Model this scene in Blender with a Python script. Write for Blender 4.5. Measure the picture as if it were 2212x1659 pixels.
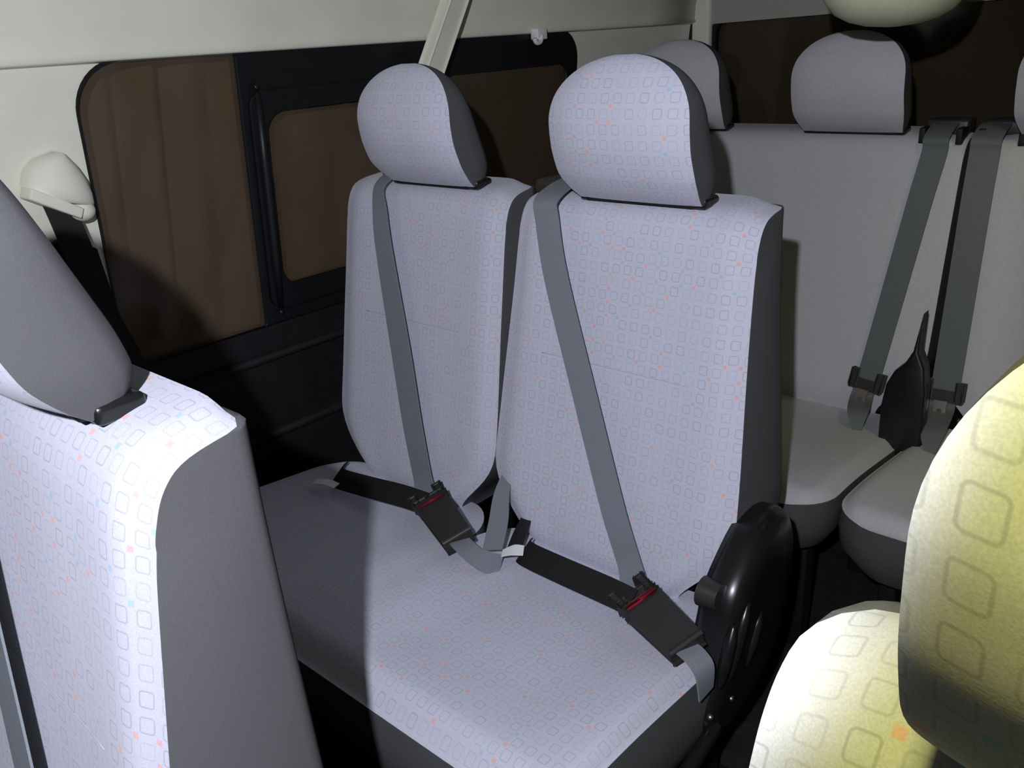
import bpy, bmesh, math, random
from mathutils import Vector, Matrix

random.seed(7)
for o in list(bpy.data.objects):
    bpy.data.objects.remove(o)
scene = bpy.context.scene
COL = scene.collection
ZC = 1.22                                   # eye height above the cabin floor

# ------------------------------------------------------------------ camera
cam_right = Vector((0.749, 0.660, -0.061))
cam_down = Vector((0.207, -0.320, -0.924))
cam_fwd = Vector((-0.630, 0.680, -0.376))
cam_fwd.normalize()
cam_right = (cam_right - cam_fwd * cam_right.dot(cam_fwd)).normalized()
cam_up = cam_right.cross(cam_fwd).normalized()
cd = bpy.data.cameras.new('camera')
cd.sensor_width = 36.0
cd.lens = 1850.0 / 2212.0 * 36.0
cd.clip_start = 0.01
cam = bpy.data.objects.new('camera', cd)
COL.objects.link(cam)
cam_pos = Vector((0, 0, ZC))
M = Matrix((cam_right, cam_up, -cam_fwd)).transposed().to_4x4()
M.translation = cam_pos
cam.matrix_world = M
scene.camera = cam

# ------------------------------------------------------------------ world, lights, exposure
w = bpy.data.worlds.new('night')
scene.world = w
w.use_nodes = True
w.node_tree.nodes['Background'].inputs[0].default_value = (0.30, 0.24, 0.16, 1)
w.node_tree.nodes['Background'].inputs[1].default_value = 0.012

FLASH_LEFT, FLASH_UP, FLASH_BACK = 0.13, 0.11, 0.20
FLASH_POWER = 70.0
fl = bpy.data.lights.new('camera_flash', 'SPOT')
fl.spot_size = math.radians(84)
fl.spot_blend = 0.30
fl.shadow_soft_size = 0.012
fl.color = (0.89, 0.90, 1.0)
fl.energy = FLASH_POWER
flash = bpy.data.objects.new('camera_flash', fl)
COL.objects.link(flash)
aim = (cam_fwd - cam_right * 0.10 + cam_up * 0.08).normalized()
fr = (cam_right - aim * cam_right.dot(aim)).normalized()
MF = Matrix((fr, fr.cross(aim).normalized(), -aim)).transposed().to_4x4()
MF.translation = cam_pos - cam_right * FLASH_LEFT + cam_up * FLASH_UP - cam_fwd * FLASH_BACK
flash.matrix_world = MF

scene.view_settings.view_transform = 'Standard'
scene.view_settings.look = 'None'
scene.view_settings.gamma = 1.0
scene.view_settings.exposure = 0.0
scene.view_settings.use_curve_mapping = False


# ------------------------------------------------------------------ materials
def new_mat(name):
    m = bpy.data.materials.new(name)
    m.use_nodes = True
    return m, m.node_tree.nodes, m.node_tree.links, m.node_tree.nodes['Principled BSDF']


def simple(name, col, rough=0.6, metal=0.0, spec=0.5, noise=0.0, nscale=300, bump=0.0, bscale=900):
    m, N, L, B = new_mat(name)
    B.inputs['Base Color'].default_value = (*col, 1)
    B.inputs['Roughness'].default_value = rough
    B.inputs['Metallic'].default_value = metal
    B.inputs['Specular IOR Level'].default_value = spec
    if noise > 0 or bump > 0:
        tc = N.new('ShaderNodeTexCoord')
    if noise > 0:
        n = N.new('ShaderNodeTexNoise')
        n.inputs['Scale'].default_value = nscale
        n.inputs['Detail'].default_value = 3
        L.new(tc.outputs['Object'], n.inputs['Vector'])
        mp = N.new('ShaderNodeMapRange')
        mp.inputs[1].default_value = 0.3
        mp.inputs[2].default_value = 0.7
        mp.inputs[3].default_value = 1 - noise
        mp.inputs[4].default_value = 1 + noise
        L.new(n.outputs['Fac'], mp.inputs[0])
        mx = N.new('ShaderNodeVectorMath')
        mx.operation = 'SCALE'
        mx.inputs[0].default_value = col
        L.new(mp.outputs[0], mx.inputs['Scale'])
        L.new(mx.outputs[0], B.inputs['Base Color'])
    if bump > 0:
        n2 = N.new('ShaderNodeTexNoise')
        n2.inputs['Scale'].default_value = bscale
        n2.inputs['Detail'].default_value = 2
        L.new(tc.outputs['Object'], n2.inputs['Vector'])
        bp = N.new('ShaderNodeBump')
        bp.inputs['Strength'].default_value = bump
        bp.inputs['Distance'].default_value = 0.0006
        L.new(n2.outputs['Fac'], bp.inputs['Height'])
        L.new(bp.outputs[0], B.inputs['Normal'])
    return m


def math_node(N, L, op, a, b=None, c=None):
    n = N.new('ShaderNodeMath')
    n.operation = op
    for i, v in enumerate((a, b, c)):
        if v is None:
            continue
        if isinstance(v, (int, float)):
            n.inputs[i].default_value = v
        else:
            L.new(v, n.inputs[i])
    return n.outputs[0]


def pattern_cloth(name, base, ring, cell=0.021, ring_amt=0.5):
    """woven moquette: rounded square outlines with sparse orange and blue dots"""
    m, N, L, B = new_mat(name)
    B.inputs['Roughness'].default_value = 0.9
    B.inputs['Specular IOR Level'].default_value = 0.1
    B.inputs['Sheen Weight'].default_value = 0.15
    uv = N.new('ShaderNodeUVMap')
    uv.uv_map = 'UVMap'
    sc = N.new('ShaderNodeVectorMath')
    sc.operation = 'SCALE'
    sc.inputs['Scale'].default_value = 1.0 / cell
    L.new(uv.outputs[0], sc.inputs[0])
    sep = N.new('ShaderNodeSeparateXYZ')
    L.new(sc.outputs[0], sep.inputs[0])
    X, Y = sep.outputs[0], sep.outputs[1]

    def cellc(v, off):
        s = math_node(N, L, 'ADD', v, off)
        fr = math_node(N, L, 'FRACT', s)
        return math_node(N, L, 'SUBTRACT', fr, 0.5), math_node(N, L, 'FLOOR', s)

    ax, ix = cellc(X, 100.0)
    ay, iy = cellc(Y, 100.0)
    # rounded box distance
    qx = math_node(N, L, 'SUBTRACT', math_node(N, L, 'ABSOLUTE', ax), 0.17)
    qy = math_node(N, L, 'SUBTRACT', math_node(N, L, 'ABSOLUTE', ay), 0.19)
    mx = math_node(N, L, 'MAXIMUM', qx, 0.0)
    my = math_node(N, L, 'MAXIMUM', qy, 0.0)
    d = math_node(N, L, 'SQRT', math_node(N, L, 'ADD', math_node(N, L, 'MULTIPLY', mx, mx), math_node(N, L, 'MULTIPLY', my, my)))
    rd = math_node(N, L, 'ABSOLUTE', math_node(N, L, 'SUBTRACT', d, 0.115))
    rm = N.new('ShaderNodeMapRange')
    rm.inputs[1].default_value = 0.015
    rm.inputs[2].default_value = 0.045
    rm.inputs[3].default_value = 1.0
    rm.inputs[4].default_value = 0.0
    L.new(rd, rm.inputs[0])
    # per-cell strength of the outline
    cv = N.new('ShaderNodeCombineXYZ')
    L.new(ix, cv.inputs[0])
    L.new(iy, cv.inputs[1])
    wn = N.new('ShaderNodeTexWhiteNoise')
    wn.noise_dimensions = '3D'
    L.new(cv.outputs[0], wn.inputs['Vector'])
    st = math_node(N, L, 'MULTIPLY_ADD', wn.outputs['Value'], 0.6, 0.4)
    ringm = math_node(N, L, 'MULTIPLY', math_node(N, L, 'MULTIPLY', rm.outputs[0], st), ring_amt)
    # dots half way between
    bx, jx = cellc(X, 100.5)
    by, jy = cellc(Y, 100.5)
    mxd = math_node(N, L, 'MAXIMUM', math_node(N, L, 'ABSOLUTE', bx), math_node(N, L, 'ABSOLUTE', by))
    dm = N.new('ShaderNodeMapRange')
    dm.inputs[1].default_value = 0.10
    dm.inputs[2].default_value = 0.15
    dm.inputs[3].default_value = 1.0
    dm.inputs[4].default_value = 0.0
    L.new(mxd, dm.inputs[0])
    cv2 = N.new('ShaderNodeCombineXYZ')
    L.new(jx, cv2.inputs[0])
    L.new(jy, cv2.inputs[1])
    cv2.inputs[2].default_value = 3.7
    wn2 = N.new('ShaderNodeTexWhiteNoise')
    wn2.noise_dimensions = '3D'
    L.new(cv2.outputs[0], wn2.inputs['Vector'])
    gate = math_node(N, L, 'LESS_THAN', wn2.outputs['Value'], 0.22)
    dotm = math_node(N, L, 'MULTIPLY', dm.outputs[0], gate)
    ramp = N.new('ShaderNodeValToRGB')
    ramp.color_ramp.interpolation = 'CONSTANT'
    e = ramp.color_ramp.elements
    e[0].position = 0.0
    e[0].color = (0.90, 0.30, 0.08, 1)
    e[1].position = 0.5
    e[1].color = (0.16, 0.48, 0.70, 1)
    e2 = e.new(0.78)
    e2.color = (0.85, 0.24, 0.12, 1)
    sepc = N.new('ShaderNodeSeparateColor')
    L.new(wn2.outputs['Color'], sepc.inputs[0])
    L.new(sepc.outputs[1], ramp.inputs[0])
    # weave mottling
    nz = N.new('ShaderNodeTexNoise')
    nz.inputs['Scale'].default_value = 900
    nz.inputs['Detail'].default_value = 2
    tc = N.new('ShaderNodeTexCoord')
    L.new(tc.outputs['Object'], nz.inputs['Vector'])
    mp = N.new('ShaderNodeMapRange')
    mp.inputs[1].default_value = 0.3
    mp.inputs[2].default_value = 0.7
    mp.inputs[3].default_value = 0.9
    mp.inputs[4].default_value = 1.08
    L.new(nz.outputs['Fac'], mp.inputs[0])
    bs = N.new('ShaderNodeVectorMath')
    bs.operation = 'SCALE'
    bs.inputs[0].default_value = base
    L.new(mp.outputs[0], bs.inputs['Scale'])
    m1 = N.new('ShaderNodeMix')
    m1.data_type = 'RGBA'
    L.new(ringm, m1.inputs['Factor'])
    L.new(bs.outputs[0], m1.inputs['A'])
    m1.inputs['B'].default_value = (*ring, 1)
    m2 = N.new('ShaderNodeMix')
    m2.data_type = 'RGBA'
    L.new(math_node(N, L, 'MULTIPLY', dotm, 0.42), m2.inputs['Factor'])
    L.new(m1.outputs['Result'], m2.inputs['A'])
    L.new(ramp.outputs[0], m2.inputs['B'])
    L.new(m2.outputs['Result'], B.inputs['Base Color'])
    bp = N.new('ShaderNodeBump')
    bp.inputs['Strength'].default_value = 0.15
    bp.inputs['Distance'].default_value = 0.0003
    L.new(nz.outputs['Fac'], bp.inputs['Height'])
    L.new(bp.outputs[0], B.inputs['Normal'])
    return m


def glass_mat(name, film, tint, fac):
    m, N, L, B = new_mat(name)
    B.inputs['Base Color'].default_value = (*film, 1)
    B.inputs['Roughness'].default_value = 0.08
    B.inputs['Specular IOR Level'].default_value = 0.4
    tr = N.new('ShaderNodeBsdfTransparent')
    tr.inputs[0].default_value = (*tint, 1)
    mx = N.new('ShaderNodeMixShader')
    mx.inputs[0].default_value = fac
    L.new(tr.outputs[0], mx.inputs[1])
    L.new(B.outputs[0], mx.inputs[2])
    L.new(mx.outputs[0], N['Material Output'].inputs[0])
    return m


MAT = {}
MAT['cloth'] = pattern_cloth('patterned_moquette', (0.56, 0.57, 0.67), (0.22, 0.22, 0.26), ring_amt=0.42)
MAT['plain'] = simple('plain_grey_cloth', (0.46, 0.465, 0.48), 0.95, spec=0.1, noise=0.06, nscale=260, bump=0.15)
MAT['grey'] = simple('charcoal_side_cloth', (0.095, 0.096, 0.102), 0.95, spec=0.1, noise=0.06, nscale=700, bump=0.2)
MAT['fascia'] = simple('bench_fascia_cloth', (0.075, 0.074, 0.072), 0.95, spec=0.1, noise=0.1, nscale=400, bump=0.2)
MAT['belt_rear'] = simple('dimmed_belt_webbing', (0.11, 0.122, 0.12), 0.55, spec=0.3, noise=0.1, nscale=700, bump=0.2, bscale=1500)  # darker copy of the belt webbing, light falloff put into the colour
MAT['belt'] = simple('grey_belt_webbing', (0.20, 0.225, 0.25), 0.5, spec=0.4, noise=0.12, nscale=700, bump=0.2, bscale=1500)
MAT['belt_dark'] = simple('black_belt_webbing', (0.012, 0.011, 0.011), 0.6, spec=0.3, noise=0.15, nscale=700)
MAT['black'] = simple('gloss_black_plastic', (0.010, 0.010, 0.011), 0.28, spec=0.5, noise=0.1, nscale=80)
MAT['buckle'] = simple('satin_black_plastic', (0.028, 0.027, 0.026), 0.42, spec=0.45, bump=0.1, bscale=1200)
MAT['trim_black'] = simple('black_window_trim', (0.0085, 0.009, 0.011), 0.45, spec=0.35, noise=0.15, nscale=60)
MAT['trim_dark'] = simple('dark_lower_trim', (0.011, 0.0115, 0.013), 0.7, spec=0.25, noise=0.2, nscale=25, bump=0.3, bscale=500)
MAT['pale'] = simple('pale_cabin_plastic', (0.81, 0.81, 0.69), 0.6, spec=0.3, noise=0.03, nscale=14)  # yellow cast of the cabin lamp mixed into the colour
MAT['liner'] = simple('pale_headliner', (0.81, 0.812, 0.69), 0.9, spec=0.1, noise=0.04, nscale=9, bump=0.1)  # lamp's yellow cast mixed in here too, its beam stops short
MAT['trim_grey'] = simple('grey_rear_trim', (0.40, 0.40, 0.36), 0.7, spec=0.3, noise=0.03, nscale=12)
MAT['roof'] = simple('darkened_roof_cloth', (0.16, 0.16, 0.15), 0.95, spec=0.1, noise=0.05, nscale=40, bump=0.1)  # ceiling out of view, darkened from pale to cut bounced flash
MAT['floor'] = simple('dark_floor_mat', (0.022, 0.019, 0.017), 0.8, spec=0.2, noise=0.25, nscale=30, bump=0.4, bscale=300)
MAT['metal'] = simple('dull_steel', (0.55, 0.50, 0.42), 0.35, metal=1.0)
MAT['white'] = simple('white_tag_paper', (0.85, 0.86, 0.86), 0.7)
MAT['red'] = simple('red_button_plastic', (0.55, 0.02, 0.05), 0.4)
MAT['seam'] = simple('seam_thread', (0.43, 0.435, 0.52), 0.9, spec=0.1, noise=0.1, nscale=800)
MAT['seam_grey'] = simple('grey_seam_thread', (0.45, 0.455, 0.47), 0.9, spec=0.1, noise=0.1, nscale=800)
MAT['pane'] = glass_mat('brown_tinted_glass', (0.15, 0.112, 0.075), (0.86, 0.81, 0.72), 0.38)
MAT['pane_rear'] = glass_mat('dark_brown_tinted_glass', (0.062, 0.046, 0.027), (0.5, 0.42, 0.30), 0.75)
MAT['drape'] = simple('brown_drape_cloth', (0.37, 0.335, 0.28), 0.95, spec=0.1, noise=0.12, nscale=8)
MAT['pod'] = simple('lamp_tinted_plastic', (0.60, 0.64, 0.44), 0.5, spec=0.35, noise=0.03, nscale=20)  # yellow-green lamp light put into the pale plastic's colour
MAT['rubber'] = simple('black_rubber', (0.008, 0.008, 0.008), 0.6, spec=0.3, noise=0.1, nscale=200)

lm, LN, LL, LB = new_mat('lit_lamp_lens')
LB.inputs['Base Color'].default_value = (0.9, 0.85, 0.6, 1)
LB.inputs['Emission Color'].default_value = (1.0, 0.93, 0.42, 1)
LB.inputs['Emission Strength'].default_value = 1.5
MAT['lens'] = lm


# ------------------------------------------------------------------ building helpers
def V(x, y, zp):
    return Vector((x, y, zp + ZC))


def props(o, label=None, cat=None, group=None, kind=None):
    if label:
        o['label'] = label
    if cat:
        o['category'] = cat
    if group:
        o['group'] = group
    if kind:
        o['kind'] = kind
    return o


def thing(name, origin, label, cat, group=None):
    o = bpy.data.objects.new(name, None)
    COL.objects.link(o)
    o.location = origin
    o.empty_display_size = 0.1
    return props(o, label, cat, group)


def world_loc(o):
    p = Vector((0, 0, 0))
    while o is not None:
        p = p + Vector(o.location)
        o = o.parent
    return p


def mesh_obj(name, verts, faces, mat, parent=None, uvs=None, smooth=True, origin=None):
    org = world_loc(parent) if parent is not None else Vector(origin if origin is not None else (0, 0, 0))
    me = bpy.data.meshes.new(name)
    me.from_pydata([tuple(Vector(v) - org) for v in verts], [], faces)
    if uvs is not None:
        ul = me.uv_layers.new(name='UVMap')
        for lp in me.loops:
            ul.data[lp.index].uv = uvs[lp.vertex_index]
    me.materials.append(mat)
    if smooth:
        me.polygons.foreach_set('use_smooth', [True] * len(me.polygons))
    me.validate()
    me.update()
    bm = bmesh.new()
    bm.from_mesh(me)
    bmesh.ops.recalc_face_normals(bm, faces=bm.faces)
    bm.to_mesh(me)
    bm.free()
    o = bpy.data.objects.new(name, me)
    COL.objects.link(o)
    if parent is not None:
        o.parent = parent
    else:
        o.location = org
    return o


def bm_obj(name, bm, mat, parent=None, smooth=False, origin=None, auto=None):
    me = bpy.data.meshes.new(name)
    org = world_loc(parent) if parent is not None else Vector(origin if origin is not None else (0, 0, 0))
    bmesh.ops.recalc_face_normals(bm, faces=bm.faces)
    bmesh.ops.translate(bm, vec=-org, verts=bm.verts)
    bm.to_mesh(me)
    bm.free()
    me.materials.append(mat)
    if smooth:
        me.polygons.foreach_set('use_smooth', [True] * len(me.polygons))
        if auto:
            me.set_sharp_from_angle(angle=math.radians(auto))
    o = bpy.data.objects.new(name, me)
    COL.objects.link(o)
    if parent is not None:
        o.parent = parent
    else:
        o.location = org
    return o


def frame_of(d, up=Vector((0, 0, 1))):
    d = d.normalized()
    s = d.cross(up)
    if s.length < 1e-4:
        s = d.cross(Vector((0, 1, 0)))
    s.normalize()
    return d, s, s.cross(d).normalized()


def oriented_box(bm, c, ax, ay, az, bevel=0.0, seg=2):
    """box with half-axis vectors ax, ay, az"""
    r = bmesh.ops.create_cube(bm, size=2.0)
    vs = r['verts']
    for v in vs:
        p = v.co.copy()
        v.co = c + ax * p.x + ay * p.y + az * p.z
    if bevel > 0:
        es = set()
        for v in vs:
            for e in v.link_edges:
                es.add(e)
        bmesh.ops.bevel(bm, geom=list(es), offset=bevel, segments=seg, affect='EDGES', profile=0.6)


def box(bm, c, h, bevel=0.0, seg=2):
    oriented_box(bm, Vector(c), Vector((h[0], 0, 0)), Vector((0, h[1], 0)), Vector((0, 0, h[2])), bevel, seg)


def tube_mesh(path, r, seg=8, closed_ends=True):
    verts, faces = [], []
    n = len(path)
    for i, p in enumerate(path):
        t = (path[min(i + 1, n - 1)] - path[max(i - 1, 0)])
        d, s, u = frame_of(t)
        rr = r[i] if isinstance(r, (list, tuple)) else r
        for k in range(seg):
            a = 2 * math.pi * k / seg
            verts.append(p + s * (rr * math.cos(a)) + u * (rr * math.sin(a)))
    for i in range(n - 1):
        for k in range(seg):
            a, b = i * seg + k, i * seg + (k + 1) % seg
            faces.append((a, b, b + seg, a + seg))
    if closed_ends:
        faces.append(tuple(range(seg)))
        faces.append(tuple((n - 1) * seg + k for k in range(seg)))
    return verts, faces


def catmull(pts, per=6):
    out = []
    P = [pts[0]] + list(pts) + [pts[-1]]
    for i in range(1, len(P) - 2):
        p0, p1, p2, p3 = P[i - 1], P[i], P[i + 1], P[i + 2]
        for k in range(per):
            t = k / per
            out.append(0.5 * ((2 * p1) + (p2 - p0) * t + (2 * p0 - 5 * p1 + 4 * p2 - p3) * t * t + (3 * p1 - p0 - 3 * p2 + p3) * t ** 3))
    out.append(P[-2].copy())
    return out


def interp(x, xs, ys):
    if x <= xs[0]:
        return ys[0]
    for i in range(len(xs) - 1):
        if x <= xs[i + 1]:
            t = (x - xs[i]) / (xs[i + 1] - xs[i])
            return ys[i] * (1 - t) + ys[i + 1] * t
    return ys[-1]


def sstep(a, b, x):
    t = min(1, max(0, (x - a) / (b - a)))
    return t * t * (3 - 2 * t)


def ribbon(name, path, side, width, mat, parent, thick=0.0022, smooth_path=True):
    """flat webbing strap: path = centre points, side = width directions (one or one per point)"""
    if not isinstance(side, (list, tuple)):
        side = [side] * len(path)
    wd = width if isinstance(width, (list, tuple)) else [width] * len(path)
    if smooth_path and len(path) > 2:
        per = 6
        n = len(path)
        sv = catmull([Vector(s) for s in side], per)
        wv = [v.x for v in catmull([Vector((q, 0, 0)) for q in wd], per)]
        path = catmull([Vector(p) for p in path], per)
        side, wd = sv, wv
    n = len(path)
    verts, faces = [], []
    for i, p in enumerate(path):
        t = (path[min(i + 1, n - 1)] - path[max(i - 1, 0)]).normalized()
        s = (side[i] - t * side[i].dot(t)).normalized()
        nn = t.cross(s).normalized()
        h = wd[i] / 2
        for a, b in ((-1, -1), (1, -1), (1, 1), (-1, 1)):
            verts.append(p + s * (h * a) + nn * (thick / 2 * b))
    for i in range(n - 1):
        for k in range(4):
            a, b = i * 4 + k, i * 4 + (k + 1) % 4
            faces.append((a, b, b + 4, a + 4))
    faces.append((0, 1, 2, 3))
    faces.append(tuple((n - 1) * 4 + k for k in (3, 2, 1, 0)))
    o = mesh_obj(name, verts, faces, mat, parent, smooth=True)
    o.data.set_sharp_from_angle(angle=math.radians(40))
    return o


def panel(name, outer, holes, thick, mapf, mat, parent=None, smooth=False, origin=None):
    """flat panel with holes: 2D loops -> mapped to the world with mapf(a, b, t)"""
    cu = bpy.data.curves.new(name, 'CURVE')
    cu.dimensions = '2D'
    cu.fill_mode = 'BOTH'
    cu.extrude = 0.5
    for loop in [outer] + list(holes):
        sp = cu.splines.new('POLY')
        sp.points.add(len(loop) - 1)
        for i, (a, b) in enumerate(loop):
            sp.points[i].co = (a, b, 0, 1)
        sp.use_cyclic_u = True
    tmp = bpy.data.objects.new(name + '_tmp', cu)
    COL.objects.link(tmp)
    dg = bpy.context.evaluated_depsgraph_get()
    me = bpy.data.meshes.new_from_object(tmp.evaluated_get(dg))
    bpy.data.objects.remove(tmp)
    bpy.data.curves.remove(cu)
    bm = bmesh.new()
    bm.from_mesh(me)
    bpy.data.meshes.remove(me)
    for v in bm.verts:
        v.co = mapf(v.co.x, v.co.y, (v.co.z + 0.5) * thick)
    bmesh.ops.remove_doubles(bm, verts=bm.verts, dist=1e-5)
    return bm_obj(name, bm, mat, parent, smooth, origin)


def rrect(a0, a1, b0, b1, r, n=8):
    """rounded rectangle; r = radius or (a0b0, a1b0, a1b1, a0b1)"""
    if not isinstance(r, (list, tuple)):
        r = (r, r, r, r)
    cs = [(a0 + r[0], b0 + r[0], math.pi, r[0]), (a1 - r[1], b0 + r[1], 1.5 * math.pi, r[1]),
          (a1 - r[2], b1 - r[2], 0, r[2]), (a0 + r[3], b1 - r[3], 0.5 * math.pi, r[3])]
    out = []
    for ca, cb, st, rr in cs:
        for k in range(n + 1):
            a = st + 0.5 * math.pi * k / n
            out.append((ca + rr * math.cos(a), cb + rr * math.sin(a)))
    return out


def loft(front_name, shell_name, rows, uvs, front_mat, shell_mat, parent, shell_parent=None):
    """rows: list of (front_pts, shell_pts): front left->right, shell continues right->back->left.
    front and shell share the border line but are meshes of their own"""
    nf, ns = len(rows[0][0]), len(rows[0][1])
    fv, ff, fu = [], [], []
    for r, (fp, sp) in enumerate(rows):
        fv += fp
        fu += uvs[r]
    for r in range(len(rows) - 1):
        for k in range(nf - 1):
            a = r * nf + k
            ff.append((a, a + 1, a + 1 + nf, a + nf))
    fo_ = mesh_obj(front_name, fv, ff, front_mat, parent, uvs=fu)
    sv, sf = [], []
    m = ns + 2
    for fp, sp in rows:
        sv += [fp[-1]] + sp + [fp[0]]
    for r in range(len(rows) - 1):
        for k in range(m - 1):
            a = r * m + k
            sf.append((a, a + 1, a + 1 + m, a + m))
    # bottom and top caps
    sf.append(tuple(range(m)))
    top = [(len(rows) - 1) * m + k for k in range(m)]
    sf.append(tuple(top))
    so = mesh_obj(shell_name, sv, sf, shell_mat, shell_parent if shell_parent is not None else fo_)
    so.data.set_sharp_from_angle(angle=math.radians(50))
    return fo_, so


# ------------------------------------------------------------------ seat pieces
# front profile of a seat back in (y, z') for a seat whose back top is at y = 1.15
PROF = [(0.972, -0.845), (0.966, -0.80), (0.980, -0.72), (1.000, -0.62), (1.022, -0.50), (1.041, -0.40),
        (1.057, -0.315), (1.066, -0.282), (1.080, -0.258), (1.105, -0.242), (1.152, -0.234)]


def prof_y(zp, dy=0.0):
    pts = [p for p in catmull([Vector((0, q[0], q[1])) for q in PROF], 5) if -0.80 <= p.z <= -0.245]
    zs = [p.z for p in pts]
    ys = [p.y for p in pts]
    return interp(zp, zs, ys) + dy


def make_backrest(parent, cx, dy, hw_top, hw_bot, front_mat, shell_mat, lean=0.0, ncol=30, flat=1.0, seams=True, seam_x=None, seam_mat=None,
                  corner=0.016, zseam=-0.492, zdrop=0.010):
    pts = catmull([Vector((0, p[0], p[1])) for p in PROF], 5)
    arc = 0.0
    rows, uvs = [], []
    ztop = -0.234
    piv = Vector((0, 0.95, -0.80))
    nrow = len(pts)
    rot = Matrix.Rotation(lean, 3, 'X')

    def place(x, y, zp):
        p = rot @ (Vector((0, y, zp)) - piv) + piv
        return V(x, p.y + dy, p.z)

    grid = {}
    for r, p in enumerate(pts):
        if r:
            arc += (p - pts[r - 1]).length
        t = sstep(-0.80, -0.25, p.z)
        hw = hw_bot + (hw_top - hw_bot) * t
        if p.y > 1.152 - corner and p.z > -0.3:
            q = (p.y - (1.152 - corner)) / corner
            hw -= corner * (1 - math.sqrt(max(0.0, 1 - min(1, q) ** 2)))
        # bottom corners round in
        hw -= 0.092 * (1 - sstep(-0.85, -0.67, p.z)) ** 1.7
        front, fuv = [], []
        top_part = sstep(1.05, 1.10, p.y) if p.z > -0.30 else 0.0
        for k in range(ncol + 1):
            u = -1 + 2 * k / ncol
            u = math.copysign(abs(u) ** 0.85, u)
            x = cx + hw * u
            au = abs(u)
            edge = sstep(0.80, 1.0, au)
            bol = sstep(0.45, 0.78, au) * (1 - sstep(0.85, 1.0, au))
            y = p.y + (0.009 * edge - 0.003 * bol * flat) * (1 - top_part)
            z = p.z - zdrop * sstep(0.72, 1.0, au) ** 2 * sstep(-0.34, -0.25, p.z)
            front.append(place(x, y, z))
            fuv.append((hw * u + 3.0, arc))
        ye = p.y + 0.009 * (1 - top_part)
        ze = p.z - zdrop * sstep(-0.34, -0.25, p.z)
        yb = max(1.158, ye + 0.004)
        shell = []
        cr = max(0.002, min(corner, yb - ye - 0.001, hw * 0.9))
        bl = 0.003 * (1 - sstep(-0.36, -0.27, p.z))
        half = [(hw + bl, ye + (yb - cr - ye) * 0.35), (hw + bl, ye + (yb - cr - ye) * 0.75)]
        for a in (0.0, 0.35, 0.7, 1.05, 1.4, 1.57):
            half.append((hw - cr * (1 - math.cos(a)), yb - cr + cr * math.sin(a)))
        for hx_, hy_ in half:
            shell.append(place(cx + hx_, hy_, ze))
        for hx_, hy_ in reversed(half):
            shell.append(place(cx - hx_, hy_, ze))
        rows.append((front, shell))
        uvs.append(fuv)
    fo_, so = loft('backrest', 'back_shell', rows, uvs, front_mat, shell_mat, parent)
    if seams:
        sx = seam_x if seam_x is not None else 0.62

        def surf(u, zp):
            y = prof_y(zp)
            au = abs(u)
            edge = sstep(0.80, 1.0, au)
            bol = sstep(0.45, 0.78, au) * (1 - sstep(0.85, 1.0, au))
            t = sstep(-0.80, -0.25, zp)
            hw = hw_bot + (hw_top - hw_bot) * t
            return place(cx + hw * u, y + 0.009 * edge - 0.003 * bol * flat + 0.0004, zp)
        sm = seam_mat or MAT['seam']
        n = 20
        v, f = tube_mesh([surf(-sx + 2 * sx * k / n, zseam) for k in range(n + 1)], 0.0008, 6)
        mesh_obj('seam', v, f, sm, fo_)
    return fo_


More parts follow.
